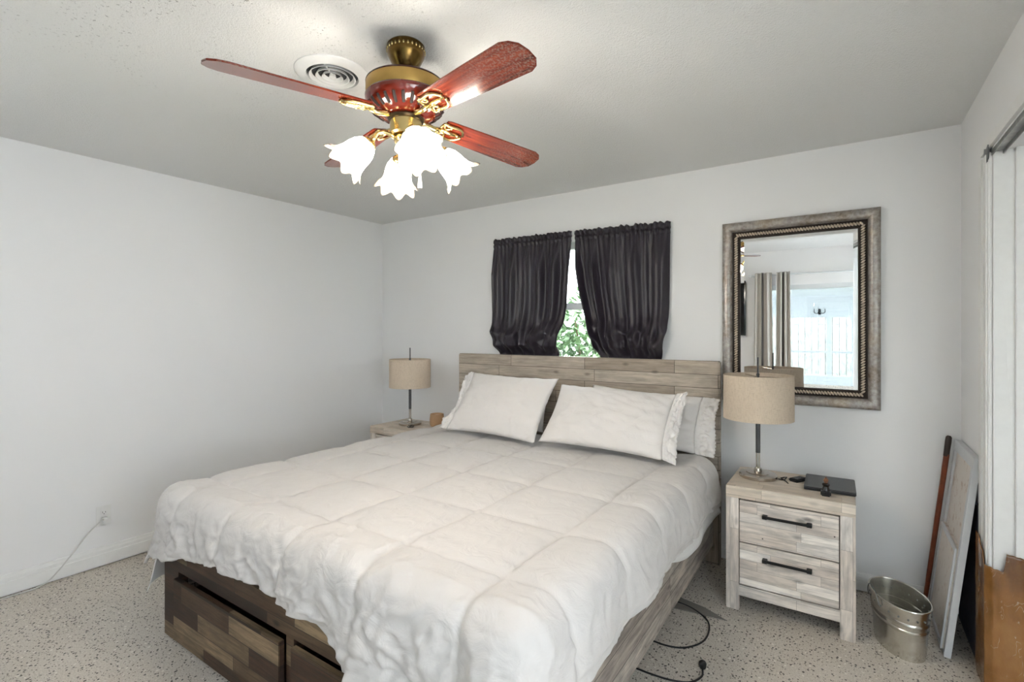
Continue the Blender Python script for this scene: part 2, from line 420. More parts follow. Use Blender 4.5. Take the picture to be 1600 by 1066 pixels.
# brown covering round the lower casing and jamb
def torn(pts, x):
    for (a, za), (b, zb) in zip(pts, pts[1:]):
        if a <= x <= b: return za+(zb-za)*(x-a)/(b-a+1e-9)
    return pts[-1][1]
path = [(XR-.022, OY1+CW+.012), (XR-.024, OY1+CW-.05), (XR-.022, OY1+.05), (XR-.024, OY1-.012), (XR-.005, OY1-.036), (XR+.03, OY1-.034), (XR+.07, OY1-.036), (XR+.102, OY1-.034), (XR+.16, OY1-.036)]
acc = [0]
for p, q in zip(path, path[1:]): acc.append(acc[-1]+math.dist(p, q))
top = [(0, .575), (.06, .58), (.09, .55), (.13, .535), (.16, .50), (.20, .495), (.232, .492), (.236, .56), (.30, .55), (.36, .545), (.5, .54)]
def fn(u, vv):
    s_ = u*acc[-1]
    for i in range(len(path)-1):
        if acc[i] <= s_ <= acc[i+1]+1e-9:
            k = (s_-acc[i])/(acc[i+1]-acc[i]); x = path[i][0]+(path[i+1][0]-path[i][0])*k; y = path[i][1]+(path[i+1][1]-path[i][1])*k; break
    z = vv*(torn(top, s_)+.006*noise.noise((s_*60, 0, 1)))
    e = .004*noise.noise((s_*14, z*9, 3))
    return (x-abs(e), y-e*.6, z)
o = obj('brown_covering', MB().grid(90, 50, fn), M_kraft, smooth=True, solid=.002)
tag(o, 'scratched glossy brown covering with torn top edge on the lower closet jamb', 'covering')

# ------------------------------------------------------------------ window behind the curtains
m = MB()
for a in ((WX0, WX0+.05, WZ0, WZ1), (WX1-.05, WX1, WZ0, WZ1), (WX0, WX1, WZ0, WZ0+.05), (WX0, WX1, WZ1-.05, WZ1)): m.box(a[0], a[1], YB+.03, YB+.09, a[2], a[3])
win = struct('window_1', m, M_alu, 'white aluminium sash window behind the dark curtains', 'window')
obj('meeting_rail', MB().box(WX0+.05, WX1-.05, YB+.035, YB+.085, 1.57, 1.62), M_alu, win)
obj('pane', MB().box(WX0+.05, WX1-.05, YB+.055, YB+.06, WZ0+.05, 1.57), M_glass, win)
obj('pane', MB().box(WX0+.05, WX1-.05, YB+.055, YB+.06, 1.62, WZ1-.05), M_glass, win)

def curtain(name, label, top, bot_fn, seed, npl, inner):
    # a gathered panel hung on the rod, its foot tucked behind the headboard
    """top: (x0,x1,z0,z1); bot_fn(v)->(x0,x1) ; inner=+1 when the right edge is the free one"""
    xt0, xt1, zt0, zt1 = top; rnd = random.Random(seed)
    ph = [rnd.uniform(0, 6.3) for _ in range(6)]
    def fn(u, vv):
        x0, x1 = bot_fn(vv); zt = zt0+(zt1-zt0)*u
        zt += .010*noise.noise((u*22, seed, 0))*(1 if vv < .05 else 0)
        x = x0+(x1-x0)*u
        pl = math.sin(2*math.pi*npl*u+ph[0]+1.6*math.sin(5*u+ph[1])+.5*vv)+.40*math.sin(2*math.pi*npl*2.3*u+ph[2]+vv*2)
        pl *= .75+.6*noise.noise((u*4, vv*1.5, seed+9))
        fine = math.sin(2*math.pi*19*u+ph[3]+2*math.sin(9*u))
        zt += (.012*noise.noise((u*17, seed, 0))+.0022*fine)*(1 if vv < .03 else 0)
        if vv < .07:                                   # ruffle and rod pocket
            y = -.027-.006*fine-(.007*abs(math.sin(vv/.035*math.pi)))
            if .03 < vv < .04: y += .006
        else:
            k = min(1, (vv-.07)/.2); fd = math.exp(-(vv-.07)*13)
            y = -.030-.005*fine*fd-k*.027*pl-.014*k
        bl = math.exp(-((vv-.76)/.10)**2)
        dr_ = noise.noise((u*6+vv*5, vv*6-u*2, seed+5)); dr2 = 1-2*abs(noise.noise((u*7-vv*4, vv*7+u*3, seed+2)))
        y -= bl*(.040+.050*dr_+.034*dr2)+.012*noise.noise((u*5+seed, vv*3.2, 0))*min(1, vv*4)
        z = zt-(zt-1.10)*vv
        ym = -.020
        if z < 1.30:
            k = min(1, (1.30-z)/.06); y = y*(1-k)+(-.030-.009*pl)*k
            ym = -.02
            y = max(y, -.052) if z < 1.24 else y
        return (x, YB+min(y, ym), z)
    o = obj(name, MB().grid(190, 130, fn), M_curt, smooth='all', solid=.0025)
    return tag(o, label, 'curtain', 'dark curtains over the bed')
def lf(vv):
    a = -2.377+(.02*vv if vv < .6 else .02*vv+.09*((vv-.6)/.4)**1.5)
    b = -1.672-.04*vv-.09*max(0, (vv-.5)/.5)**1.4
    return a, b
def rt(vv):
    k = vv/.86
    a = -1.650+.06*k+.14*min(1.05, k)**2.2
    b = -.953-.02*vv-.07*max(0, (vv-.7)/.3)
    return a, b
curtain('curtain', 'left dark plum curtain panel, its free edge lit pale blue by the window', (-2.377, -1.672, 2.149, 2.146), lf, 3, 4.6, 1)
curtain('curtain', 'right dark plum curtain panel, beside the framed mirror', (-1.65, -.953, 2.145, 2.128), rt, 8, 4.6, -1)
rod = thing('curtain_rod', 'slim white curtain rod inside the dark curtain tops', 'curtain rod', (-1.665, YB-.010, 2.105))
m = MB().cyl((-.70, 0, 0), (.70, 0, 0), .004, seg=10); obj('rod', m, M_ivory, rod)
for sx in (-1, 1): obj('bracket', MB().box(sx*.70-.006, sx*.70+.006, -.006, .010, -.012, .012), M_ivory, rod)

# outside the back window
o = struct('ground', MB().box(-14, 12, YB+.12, 14, -.3, -.05), M_grass, 'grass outside the bedroom window', 'ground')
def bush(x, y, h, r, n, seed, label):
    b = thing('bush', label, 'bush', (x, y, -.06), 0, 'bushes outside the bedroom window')
    rn = random.Random(seed); lm = MB(); sm = MB()
    for k in range(7):
        a = rn.uniform(0, 6.28); sm.tube([(0, 0, 0), (.3*r*math.cos(a), .3*r*math.sin(a), h*.4), (.6*r*math.cos(a), .6*r*math.sin(a), h*.8)], [.025, .018, .006], 6)
    for k in range(n):
        d = Vector((rn.gauss(0, 1), rn.gauss(0, 1), rn.gauss(0, 1))).normalized()*(rn.random()**.4)
        p = Vector((d.x*r, d.y*r, h*.55+d.z*h*.45))
        q = Matrix.Rotation(rn.uniform(0, 6.28), 3, 'Z') @ Matrix.Rotation(rn.uniform(-1, 1), 3, 'X'); s_ = rn.uniform(.05, .1)
        lm.add([p+q @ Vector(c_)*s_ for c_ in ((-.35, 0, 0), (0, -.8, .08), (.35, 0, 0), (0, 1, -.1))], [(0, 1, 2, 3)])
    obj('foliage', lm, M_leaf, b, fix=False); obj('stem', sm, M_stem, b)
bush(-2.25, 5.0, 1.95, 1.0, 5200, 1, 'leafy green bush outside, seen through the gap between the curtains')
bush(-4.4, 5.6, 1.7, .9, 2600, 2, 'leafy green bush outside the window, hidden behind the left curtain')

# ------------------------------------------------------------------ bed
bed = thing('bed', 'king bed of rustic planks with tall headboard and footboard drawers', 'bed', (-1.648, 2.1, 0))
bx, by = 1.648, -2.1
def B(m, x0, x1, y0, y1, z0, z1): return m.box(x0+bx, x1+bx, y0+by, y1+by, z0, z1)
hb = obj('headboard', B(MB(), -2.664, -.633, 3.185, 3.235, .52, 1.228), M_head, bed, uv='x', bevel=.007)
for x0 in (-2.664, -.713): obj('post', B(MB(), x0, x0+.08, 3.187, 3.233, 0, .52), M_headx, hb, uv='z', bevel=.004)
obj('crossbar', B(MB(), -2.584, -.713, 3.192, 3.228, .12, .40), M_headx, hb, uv='x')
FY0, FY1 = 1.03, 1.07
m = MB(); B(m, -2.628, -2.49, FY0, FY1, 0.012, .44); B(m, -.776, -.668, FY0, FY1, .012, .44); B(m, -2.49, -.776, FY0, FY1, .33, .44); B(m, -2.49, -.776, FY0, FY1, .012, .088); B(m, -1.655, -1.609, FY0, FY1, .088, .33)
fb = obj('footboard', m, M_foot, bed, uv='x')
obj('cap', B(MB(), -2.628, -.668, FY1, FY1+.045, .405, .44), M_foot, fb, uv='x')
obj('shadow_plinth', B(MB(), -2.60, -.70, FY0+.02, FY0+.06, 0, .012), M_dark, fb)  # dark strip paints in the shadow line beneath the footboard
for x0, x1, oy in ((-2.48, -1.662, .024), (-1.602, -.784, .018)):
    d = obj('drawer', B(MB(), x0, x1, FY0-oy, FY0-oy+.022, .094, .312), M_foot, bed, uv='x', bevel=.002)
    m = MB(); B(m, x0+.02, x1-.02, FY0-oy+.022, FY0+.45, .11, .125); B(m, x0+.02, x0+.035, FY0-oy+.022, FY0+.45, .125, .25); B(m, x1-.035, x1-.02, FY0-oy+.022, FY0+.45, .125, .25); B(m, x0+.035, x1-.035, FY0+.435, FY0+.45, .125, .25)
    obj('drawer_box', m, M_dark, d)
for x0 in (-2.625, -.695): obj('side_rail', B(MB(), x0, x0+.025, FY1, 3.185, .115, .338), M_rail, bed, uv='y', bevel=.002)
for k in range(14):
    y = 1.15+k*.148; obj('slat', B(MB(), -2.598, -.697, y, y+.07, .318, .336), M_slat, bed, bevel=.001)
for x in (-2.2, -1.1): obj('support_leg', B(MB(), x-.03, x+.03, 2.1, 2.16, 0, .318), M_headx, bed, uv='z')

# mattress, sheet, duvet
MX0, MX1, MY0, MY1 = -2.585, -.715, 1.10, 3.17
mt = obj('mattress', MB().box(MX0+.012, MX1-.012, MY0+.012, MY1, .337, .64), M_sheet, smooth=True, bevel=.03)
tag(mt, 'thick white mattress on the slatted bed frame under the duvet', 'mattress')

def drape(X0, X1, Y0, Y1, zt, oL, oR, Bf, r, flare, nx, nov, ny, surf, seed):
    oRf = oR if callable(oR) else (lambda y: oR)
    A0 = X0-oL; Lr = r*math.pi/2
    def prof(d, flare=flare):
        if d < Lr: a = d/r; return r*math.sin(a), r*(1-math.cos(a))
        e = d-Lr; return r+flare*e, r+e*math.sqrt(1-flare*flare)
    def fy(y): return min(1, max(0, (2.45-y)/.7))
    def pos(a, b):
        cx = min(max(a, X0), X1); cy = max(b, Y0); ox, oy = a-cx, cy-b
        rho = (ox**4+oy**4)**.25
        if rho > 1e-6:
            dn = math.hypot(ox, oy); dr = Vector((ox/dn, -oy/dn, 0)); o_, d_ = prof(rho, flare+(max(flare, .42)*fy(cy)+.09*(1-fy(cy))-flare)*(max(0, -ox)/dn)**2)
            k = min(1, rho/Lr); nrm = (dr*k+Vector((0, 0, 1-k))).normalized()
            p = Vector((cx, cy, zt-d_))+dr*o_
            h = max(0, rho-Lr*.5)
        else: p = Vector((cx, cy, zt)); nrm = Vector((0, 0, 1)); h = 0; dr = None
        return p, nrm, h, ox, oy
    m = MB(); vs = []; nu = nx; rows = nov+ny
    for j in range(rows):
        for i in range(nu):
            b = Y0 if j < nov else Y0+(Y1-Y0)*(j-nov)/(ny-1)
            a = A0+(X1+oRf(b)-A0)*i/(nu-1)
            if j < nov: b = Y0-Bf(a)*(1-j/nov)
            p, nrm, h, ox, oy = pos(a, b)
            vs.append(p+nrm*surf(a, b, h, ox, oy))
    fs = [(j*nu+i, j*nu+i+1, (j+1)*nu+i+1, (j+1)*nu+i) for j in range(rows-1) for i in range(nu-1)]
    return m.add(vs, fs)
def interp(tab):
    def f(x):
        if x <= tab[0][0]: return tab[0][1]
        for (a, za), (b, zb) in zip(tab, tab[1:]):
            if x <= b:
                k = (x-a)/(b-a); k = k*k*(3-2*k); return za+(zb-za)*k
        return tab[-1][1]
    return f
def s_surf(a, b, h, ox, oy):
    f = .0
    if h > 0: f = min(1, h/.15)*(.010*math.sin(b*9+a*7)+.008*noise.noise((a*6, b*6, 1)))
    return f
o = obj('bed_sheet', drape(MX0, MX1, MY0, MY1-.02,   .645, .50, interp([(1.9, .20), (2.45, .33), (3.2, .335)]), interp([(-3.1, .30), (-2.6, .24), (-2.45, .2), (-.6, .2)]), .03, .22, 120, 14, 90, s_surf, 1), M_sheet, smooth='all', solid=.003)
tag(o, 'plain white sheet hanging below the duvet at the mattress edges', 'sheet')

Bf = interp([(-2.95, .33), (-2.56, .335), (-2.32, .275), (-2.03, .235), (-1.72, .235), (-1.5, .255), (-1.12, .365), (-.75, .43), (-.4, .44)])
def d_surf(a, b, h, ox, oy):
    fa = ((a+.845)/.402) % 1; fb = ((b-1.22)/.395) % 1
    ga, gb = abs(2*fa-1), abs(2*fb-1)
    da, db = min(fa, 1-fa)*.402, min(fb, 1-fb)*.395     # distance to the nearest stitch lines
    puff = (.016 if h <= 0 else .016-.006*min(1, h/.1))*((1-ga**3)*(1-gb**3))**.7
    v = puff+.012*noise.noise((a*2.1, b*2.1, 4))
    k = min(1, h/.10); edge = max(0, 1-max(0, b-1.1)/.30)
    kk = max(k, edge*.35)
    wx = a+.05*noise.noise((a*5, b*5, 31)); wy = b+.05*noise.noise((a*5, b*5, 57))
    def ridge(x, y, z): return (1-abs(noise.noise((x, y, z)))*2.2)
    big = ridge(wx*5+wy*3, wy*5-wx*4, 2)
    mid = ridge(wx*11-wy*6, wy*13+wx*5, 6)
    fin = noise.noise((wx*30, wy*22, 9))
    foot = oy > 0
    cn = 1-.75*min(1, min(abs(ox), oy if foot else 0)/.16)
    amp = .0014+kk*(.017 if foot else .009)*cn
    v += amp*(big*.5+mid*.6+fin*.2)
    if foot: v += .0055*kk*cn*ridge(wx*20+wy*9, wy*24-wx*8, 17)
    # shallow drag lines on the top and puckers running into the seams
    v += .0022*(1-kk)*ridge(wx*2.2+wy*1.2, wy*8-wx*2, 11)
    va = math.exp(-(da/.05)**2)*(.15 if ox else 1); vb = math.exp(-(db/.05)**2)*(.2 if foot else 1)
    v += .0034*cn*va*math.sin(b*62+5*noise.noise((a*6, b*6, 0)))*(.5+kk)+.0034*cn*vb*math.sin(a*62+5*noise.noise((a*6, b*6, 3)))*(.5+kk)
    v -= .009*math.exp(-(da/.011)**2)+.009*math.exp(-(db/.011)**2)
    if h > 0: v += min(1, h/.2)*(.016*math.sin(a*15+2*noise.noise((a*3, 0, 0)))*(1 if foot else 0)+.012*math.sin(b*11)*(1 if ox else 0))*cn
    return max(v, -.006)+.008
o = obj('duvet', drape(MX0, MX1, MY0, 2.98, .672, .34, .285, Bf, .085, .13, 270, 60, 190, d_surf, 2), M_duvet, smooth='all', solid=.014)
tag(o, 'rumpled white quilted duvet with square stitching spread over the bed', 'duvet')

# pillows
def pillow(label, W, Hh, T, p0, lean, yaw, roll=0, hem=0, seed=0, hem_out=.11):
    """local x = width, local y = up the pillow, local z = outward face; p0 = bottom middle"""
    root = thing('pillow', label, 'pillow', p0, 0, 'pillows on the bed')
    Mx = Matrix.Rotation(yaw, 4, 'Z') @ Matrix.Rotation(lean, 4, 'X') @ Matrix.Rotation(roll, 4, 'Z')
    def side(sg):
        def fn(u, vv):
            a = 2*u-1; b = 2*vv-1
            px = W*a*(1-.055*(1-b*b)); py = Hh+Hh*b*(1-.075*(1-a*a))
            th = T*((1-abs(a)**2.6)*(1-abs(b)**2.4))**.55
            wr =   .008*noise.noise((a*3+seed, b*3, sg))+.009*noise.noise((a*7+b*3, b*6+seed, 3*sg))*(1-max(abs(a), abs(b))**6)
            ed = max(abs(a), abs(b))
            wr += .006*math.sin((a*b)*14+a*9*(1 if abs(b) > abs(a) else 0)+b*9*(1 if abs(a) >= abs(b) else 0)+seed)*(ed**3)*(1-ed**8)
            sag = -.012*(1-b*b)*0
            return Mx @ Vector((px, py, sg*(th*(1.0 if sg > 0 else .8)+wr*(1 if ed < .999 else 0))+sag))
        return fn
    m = MB().grid(56, 44, side(1)).grid(56, 44, side(-1))
    obj('pillowcase', m, M_pillow, root, smooth='all', sub=0)
    if hem:
        def fh(u, vv):
            b = 2*vv-1; s_ = hem
            e = hem_out*u*(1+.10*math.sin(vv*5)+.0*b)
            if u > .999: e += .006*abs(math.sin(vv*math.pi*17))
            py = Hh+Hh*b*(.985+.03*u)
            dz = .022*u*math.sin(vv*9+seed)+.026*u*noise.noise((vv*11, u*4, seed))+.010*math.sin(u*3.14)*noise.noise((vv*20, u*6, seed+3))+.006*(1-u)
            return Mx @ Vector((s_*(W*(.935+.055*b*b)+e), py, dz))
        obj('pillowcase_hem', MB().grid(22, 170, fh), M_hem, root, smooth='all', solid=.004, label='pleated open pillowcase end with scalloped lace edge')
    return root
LE = R(52)
pillow('left front white pillow leaning with its top corner raised toward the curtain gap', .355, .245, .085, (-1.955, 2.63, .722), R(50), R(1), R(-1), hem=-1, seed=1, hem_out=.05)
pillow('right front white pillow, plumpest of the pillows, in front of the lace-edged one', .378, .225, .085, (-1.197, 2.66, .724), R(46), R(4), R(-2), hem=1, seed=5, hem_out=.066)
pillow('right rear white pillow with scalloped lace end by the nightstand lamp', .36, .175, .06, (-1.085, 2.99, .712), R(66), R(2), R(-3), hem=1, seed=9, hem_out=.10)
pillow('left rear white pillow, its edge showing beside the headboard left end', .36, .185, .06, (-2.10, 2.99, .712), R(68), R(-1), 0, hem=-1, seed=13, hem_out=.10)

# ------------------------------------------------------------------ nightstands
def make_nightstand(label, loc):
    t_ = thing('nightstand', label, 'nightstand', loc, 0, 'nightstands beside the bed')
    Wd, D, Hh, hx = .548, .41, .625, .274   # origin: front face centre on the floor, depth to +y
    obj('top', MB().box(-hx, hx, -.004, D+.01, .567, Hh), M_nighttop, t_, uv='x', bevel=.002)
    for sx in (-1, 1):
        a, b = (-hx, -hx+.052) if sx < 0 else (hx-.075, hx)
        if sx < 0: a, b = -hx, -hx+.06
        else: a, b = hx-.06, hx
        obj('leg', MB().box(a, b, 0, .03, 0, .567), M_night, t_, uv='z', bevel=.0015)
        obj('leg', MB().box(a, b, D-.03, D, 0, .567), M_night, t_, uv='z', bevel=.0015)
        a2 = -hx+.008 if sx < 0 else hx-.026
        obj('side_panel', MB().box(a2, a2+.018, .03, D-.03, .09, .567), M_night, t_, uv='y')
    obj('back_panel', MB().box(-hx+.06, hx-.06, D-.016, D-.004, .09, .567), M_night, t_, uv='x')
    obj('bottom_rail', MB().box(-hx+.06, hx-.06, .004, .03, .075, .128), M_night, t_, uv='x')
    obj('carcass', MB().box(-hx+.06, hx-.06, .024, D-.016, .12, .565), M_dark, t_)
    for z0, z1 in ((.135, .343), (.35, .558)):
        d = obj('drawer', MB().box(-hx+.064, hx-.064, .002, .023, z0, z1), M_night, t_, uv='x', bevel=.001)
        zc = z0+.62*(z1-z0)+.02; m = MB().box(-.10, .10, -.026, -.016, zc-.006, zc+.006)
        for sx in (-1, 1): m.box(sx*.094-.011, sx*.094+.011, -.028, .002, zc-.008, zc+.008)
        obj('handle', m, M_black, d, bevel=.0015)
    return t_
ns = make_nightstand('whitewashed two-drawer nightstand right of the bed, below the mirror', (-.239, 2.735, 0))
dup(ns, (-3.02, 2.80, 0), 0, 'far nightstand in the corner left of the bed, mostly hidden by the duvet')

# ------------------------------------------------------------------ table lamps
def make_lamp(label, loc):
    l_ = thing('table_lamp', label, 'lamp', loc, 0, 'matching table lamps')
    obj('base', MB().lathe([(1e-4, 0), (.088, 0), (.093, .004), (.093, .017), (.088, .023), (.06, .026), (.056, .03), (.02, .034), (.018, .05), (1e-4, .05)], 48), M_nickel, l_, smooth=30)
    obj('lower_pole', MB().cyl((-.006, 0, .04), (-.006, 0, .135), .0042, seg=12).cyl((.006, 0, .04), (.006, 0, .135), .0042, seg=12), M_nickel, l_, smooth=True)
    obj('pole', MB().lathe([(1e-4, .132), (.0115, .132), (.0115, .36), (.006, .365), (.006, .545), (1e-4, .545)], 20), M_pole, l_, smooth=30)
    sh = obj('lamp_shade', MB().lathe([(.172, .315), (.172, .55), (.1695, .55), (.1695, .315), (.172, .315)], 72), M_linen, l_, smooth=30)
    m = MB()
    for k in range(3):
        a = k*2.094; m.cyl((0, 0, .54), (.169*math.cos(a), .169*math.sin(a), .54), .002, seg=6)
    obj('spider', m, M_nickel, sh)
    obj('finial', MB().lathe([(1e-4, .545), (.008, .545), (.008, .556), (.0045, .56), (.0045, .645), (1e-4, .647)], 12), M_pole, l_, smooth=30)
    return l_
lp = make_lamp('table lamp with beige drum shade standing in front of the mirror', (-.396, 2.97, .625))
dup(lp, (-3.055, 3.02, .625), R(20), 'table lamp with beige drum shade in the far left corner')

# things on the right nightstand
lt = thing('laptop', 'closed dark grey laptop lying on the nightstand', 'laptop', (-.071, 2.992, .625), R(1))
obj('laptop_base', MB().box(-.108, .108, -.13, .13, .002, .011), M_blackpl, lt, bevel=.003)
obj('lid', MB().box(-.108, .108, -.13, .13, .012, .019), plain('dark_grey_lid', (66, 66, 68), .4, .2), lt, bevel=.003)
for y_ in (-.115, .115): obj('foot', MB().box(-.09, .09, y_-.005, y_+.005, 0, .002), M_blackpl, lt)
rm = thing('remote_control', 'small black remote between the lamp base and the laptop', 'remote control', (-.21, 3.015, .625), R(-30))
obj('remote_body', MB().box(-.026, .026, -.048, .048, 0, .016), M_blackpl, rm, bevel=.006)
m = MB()
for k in range(3): m.box(-.014, .014, -.03+k*.022, -.018+k*.022, .016, .018)
obj('button', m, plain('grey_button', (60, 60, 62), .4), rm)
fg = thing('figurine', 'small dark figurine with brown head and square foot in front of the laptop', 'figurine', (-.082, 2.815, .625))
obj('figurine_base', MB().box(-.021, .021, -.021, .021, 0, .026), plain('figurine_black', (18, 16, 16), .3), fg, bevel=.005)
obj('bust', MB().lathe([(1e-4, .026), (.017, .026), (.014, .036), (.012, .044), (.016, .052), (.015, .058), (.006, .062), (1e-4, .062)], 18), plain('figurine_black_gloss', (20, 17, 16), .25), fg, smooth=True)
hd = MB().sphere((0, 0, .073), .0105, sc=(1, 1, 1)); hd.lathe([(1e-4, .059), (.007, .06), (.006, .066), (1e-4, .067)], 12); hd.sphere((0, -.010, .072), .003); hd.sphere((0, 0, .085), .004)
obj('head', hd, plain('figurine_brown', (120, 78, 50), .4), fg, smooth=True)
cb = obj('lamp_cord', MB().tube([(-.30, 2.985, .628), (-.285, 2.96, .632), (-.27, 2.975, .63), (-.262, 2.995, .64), (-.275, 3.01, .634), (-.29, 3.0, .63), (-.262, 2.95, .63), (-.25, 2.925, .628)], .0028, 8), M_blackpl, smooth=True)
tag(cb, 'short black cord curled beside the right lamp base', 'cord')
cp = thing('wooden_cup', 'small tan wooden cup on the far left nightstand', 'cup', (-2.825, 3.1, .625))
obj('cup_body', MB().lathe([(1e-4, 0), (.05, 0), (.058, .015), (.06, .05), (.055, .1), (.048, .102), (.05, .05), (.045, .02), (1e-4, .018)], 32), plain('tan_wood', (186, 150, 114), .6, var=.15, scale=8), cp, smooth=30)
obj('filling', MB().lathe([(1e-4, .085), (.047, .085), (.047, .088), (1e-4, .088)], 24), plain('pale_wax', (226, 214, 198), .6), cp)
cb = obj('lamp_cord', MB().tube([(-3.0, 2.97, .63), (-2.98, 2.94, .63), (-2.95, 2.96, .635), (-2.93, 2.93, .63), (-2.96, 2.91, .629), (-2.99, 2.925, .629)], .004, 8), M_blackpl, smooth=True)
tag(cb, 'dark cord bundled beside the far left lamp base', 'cord')

# ------------------------------------------------------------------ framed mirror
FX0, FX1, FZ0, FZ1 = -.636, .151, .989, 2.069
mr = thing('wall_mirror', 'large rectangular wall mirror in a pewter beaded frame', 'mirror', ((FX0+FX1)/2, YB, FZ0))
hw = (FX1-FX0)/2; hh = FZ1-FZ0
def sweep(prof):
    m = MB(); n = len(prof); vs = []
    for cx, cz in ((-1, 0), (1, 0), (1, 1), (-1, 1)):
        for ins, dep in prof:
            x = cx*(hw-ins); z = ins if cz == 0 else hh-ins
            vs.append((x, -dep, z))
    fs = []
    for k in range(4):
        for i in range(n):
            i2 = (i+1) % n; k2 = (k+1) % 4
            fs.append((k*n+i, k*n+i2, k2*n+i2, k2*n+i))
    return m.add(vs, fs)
fr = obj('frame', sweep([(0, .002), (0, .030), (.004, .036), (.016, .041), (.032, .041), (.045, .034), (.052, .026), (.056, .018), (.056, .002)]), M_pewter, mr, smooth=35)
obj('inner_frame', sweep([(.0555, .002), (.0555, .017), (.062, .016), (.066, .019), (.088, .019), (.092, .016), (.099, .014), (.099, .002)]), M_groove, fr)
m = MB(); rows = []
def beads(x0, z0, x1, z1):
    L_ = math.hypot(x1-x0, z1-z0); n = int(L_/.0145)
    for k in range(n):
        f = (k+.5)/n; c_ = Vector((x0+(x1-x0)*f, -.0225, z0+(z1-z0)*f)); d = Vector((x1-x0, 0, z1-z0)).normalized(); pdir = Vector((d.z, 0, -d.x))
        ax = (d*.62+pdir*.78).normalized(); m.tube([c_-ax*.0125, c_-ax*.006, c_+ax*.006, c_+ax*.0125], [.0015, .0058, .0058, .0015], 6)
e = .077; beads(-hw+e, e, hw-e, e); beads(-hw+e, hh-e, hw-e, hh-e); beads(-hw+e, e+.008, -hw+e, hh-e-.008); beads(hw-e, e+.008, hw-e, hh-e-.008)
obj('bead_trim', m, M_bead, fr, smooth='all')
gi = .0985; bv = .022
m = MB(); x0, x1, z0, z1 = -hw+gi, hw-gi, gi, hh-gi
m.add([(x0, -.009, z0), (x1, -.009, z0), (x1, -.009, z1), (x0, -.009, z1), (x0+bv, -.012, z0+bv), (x1-bv, -.012, z0+bv), (x1-bv, -.012, z1-bv), (x0+bv, -.012, z1-bv), (x0, -.004, z0), (x1, -.004, z0), (x1, -.004, z1), (x0, -.004, z1)],
      [(4, 5, 6, 7), (0, 1, 5, 4), (1, 2, 6, 5), (2, 3, 7, 6), (3, 0, 4, 7), (8, 9, 1, 0), (9, 10, 2, 1), (10, 11, 3, 2), (11, 8, 0, 3), (11, 10, 9, 8)])
obj('mirror_glass', m, M_mirror, mr, fix=False)
obj('backing', MB().box(-hw+.01, hw-.01, -.003, 0, .01, hh-.01), M_groove, mr)

# ------------------------------------------------------------------ ceiling fan
FX, FY = -1.32, 1.285
fan = thing('ceiling_fan', 'brass and mahogany ceiling fan with four blades and lit tulip lights', 'ceiling fan', (FX, FY, H))
obj('canopy', MB().lathe([(1e-4, 0), (.062, 0), (.067, -.006), (.066, -.014), (.068, -.02), (.065, -.04), (.052, -.066), (.036, -.088), (.030, -.098), (.014, -.100), (1e-4, -.100)], 40), M_abrass, fan, smooth=30)
m = MB()
for k in range(28):
    a = k*2*math.pi/28; m.sphere((.0665*math.cos(a), .0665*math.sin(a), -.022), .004, 6, 4, (1, 1, 1.8))
obj('canopy_bead_ring', m, M_brass, fan, smooth='all')
obj('downrod', MB().cyl((0, 0, -.095), (0, 0, -.14), .011), M_abrass, fan, smooth=True)
obj('motor_top', MB().lathe([(1e-4, -0.1280), (.03, -0.1290), (.1, -0.1330), (.137, -0.1400), (.141, -0.1440), (.141, -0.1480), (1e-4, -0.1480)], 56), plain('dark_mahogany', (58, 22, 14), .2, var=.2), fan, smooth=30)
obj('brass_band', MB().lathe([(.139, -0.1460), (.1405, -0.1490), (.1405, -0.1900), (.139, -0.1930), (.12, -0.1930), (.12, -0.1460), (.139, -0.1460)], 56), M_bandbrass, fan, smooth=30)
obj('motor_bowl', MB().lathe([(1e-4, -0.1900), (.141, -0.1910), (.144, -0.1960), (.143, -0.2060), (.135, -0.2220), (.12, -0.2380), (.10, -0.2520), (.085, -0.2590), (.06, -0.2620), (1e-4, -0.2620)], 56), M_mahog, fan, smooth=30)
m = MB()
for k in range(26):
    a = (k+.5)*2*math.pi/26; ca, sa = math.cos(a), math.sin(a)
    pts = [(.1335, -0.2235), (.121, -0.2375), (.104, -0.2495)]
    m.tube([(r_*ca, r_*sa, z_) for r_, z_ in pts], [.0055, .006, .005], 8)
obj('vent_slots', m, M_dark, fan, smooth=True)
obj('flywheel', MB().lathe([(1e-4, -0.2600), (.062, -0.2610), (.066, -0.2680), (.062, -0.2760), (.05, -0.2800), (1e-4, -0.2800)], 32), plain('dark_bronze', (60, 48, 30), .35, .8, var=.3), fan, smooth=30)
obj('switch_housing', MB().lathe([(1e-4, -.275), (.052, -.275), (.057, -.278), (.057, -.322), (.05, -.328), (.03, -.330), (1e-4, -.330)], 40), M_brass, fan, smooth=30)
obj('light_hub', MB().lathe([(1e-4, -.328), (.024, -.329), (.04, -.334), (.044, -.342), (.04, -.352), (.022, -.360), (.014, -.37), (.01, -.382), (1e-4, -.386)], 32), M_brass, fan, smooth=30)
def rotz(a): return Matrix.Rotation(a, 4, 'Z')
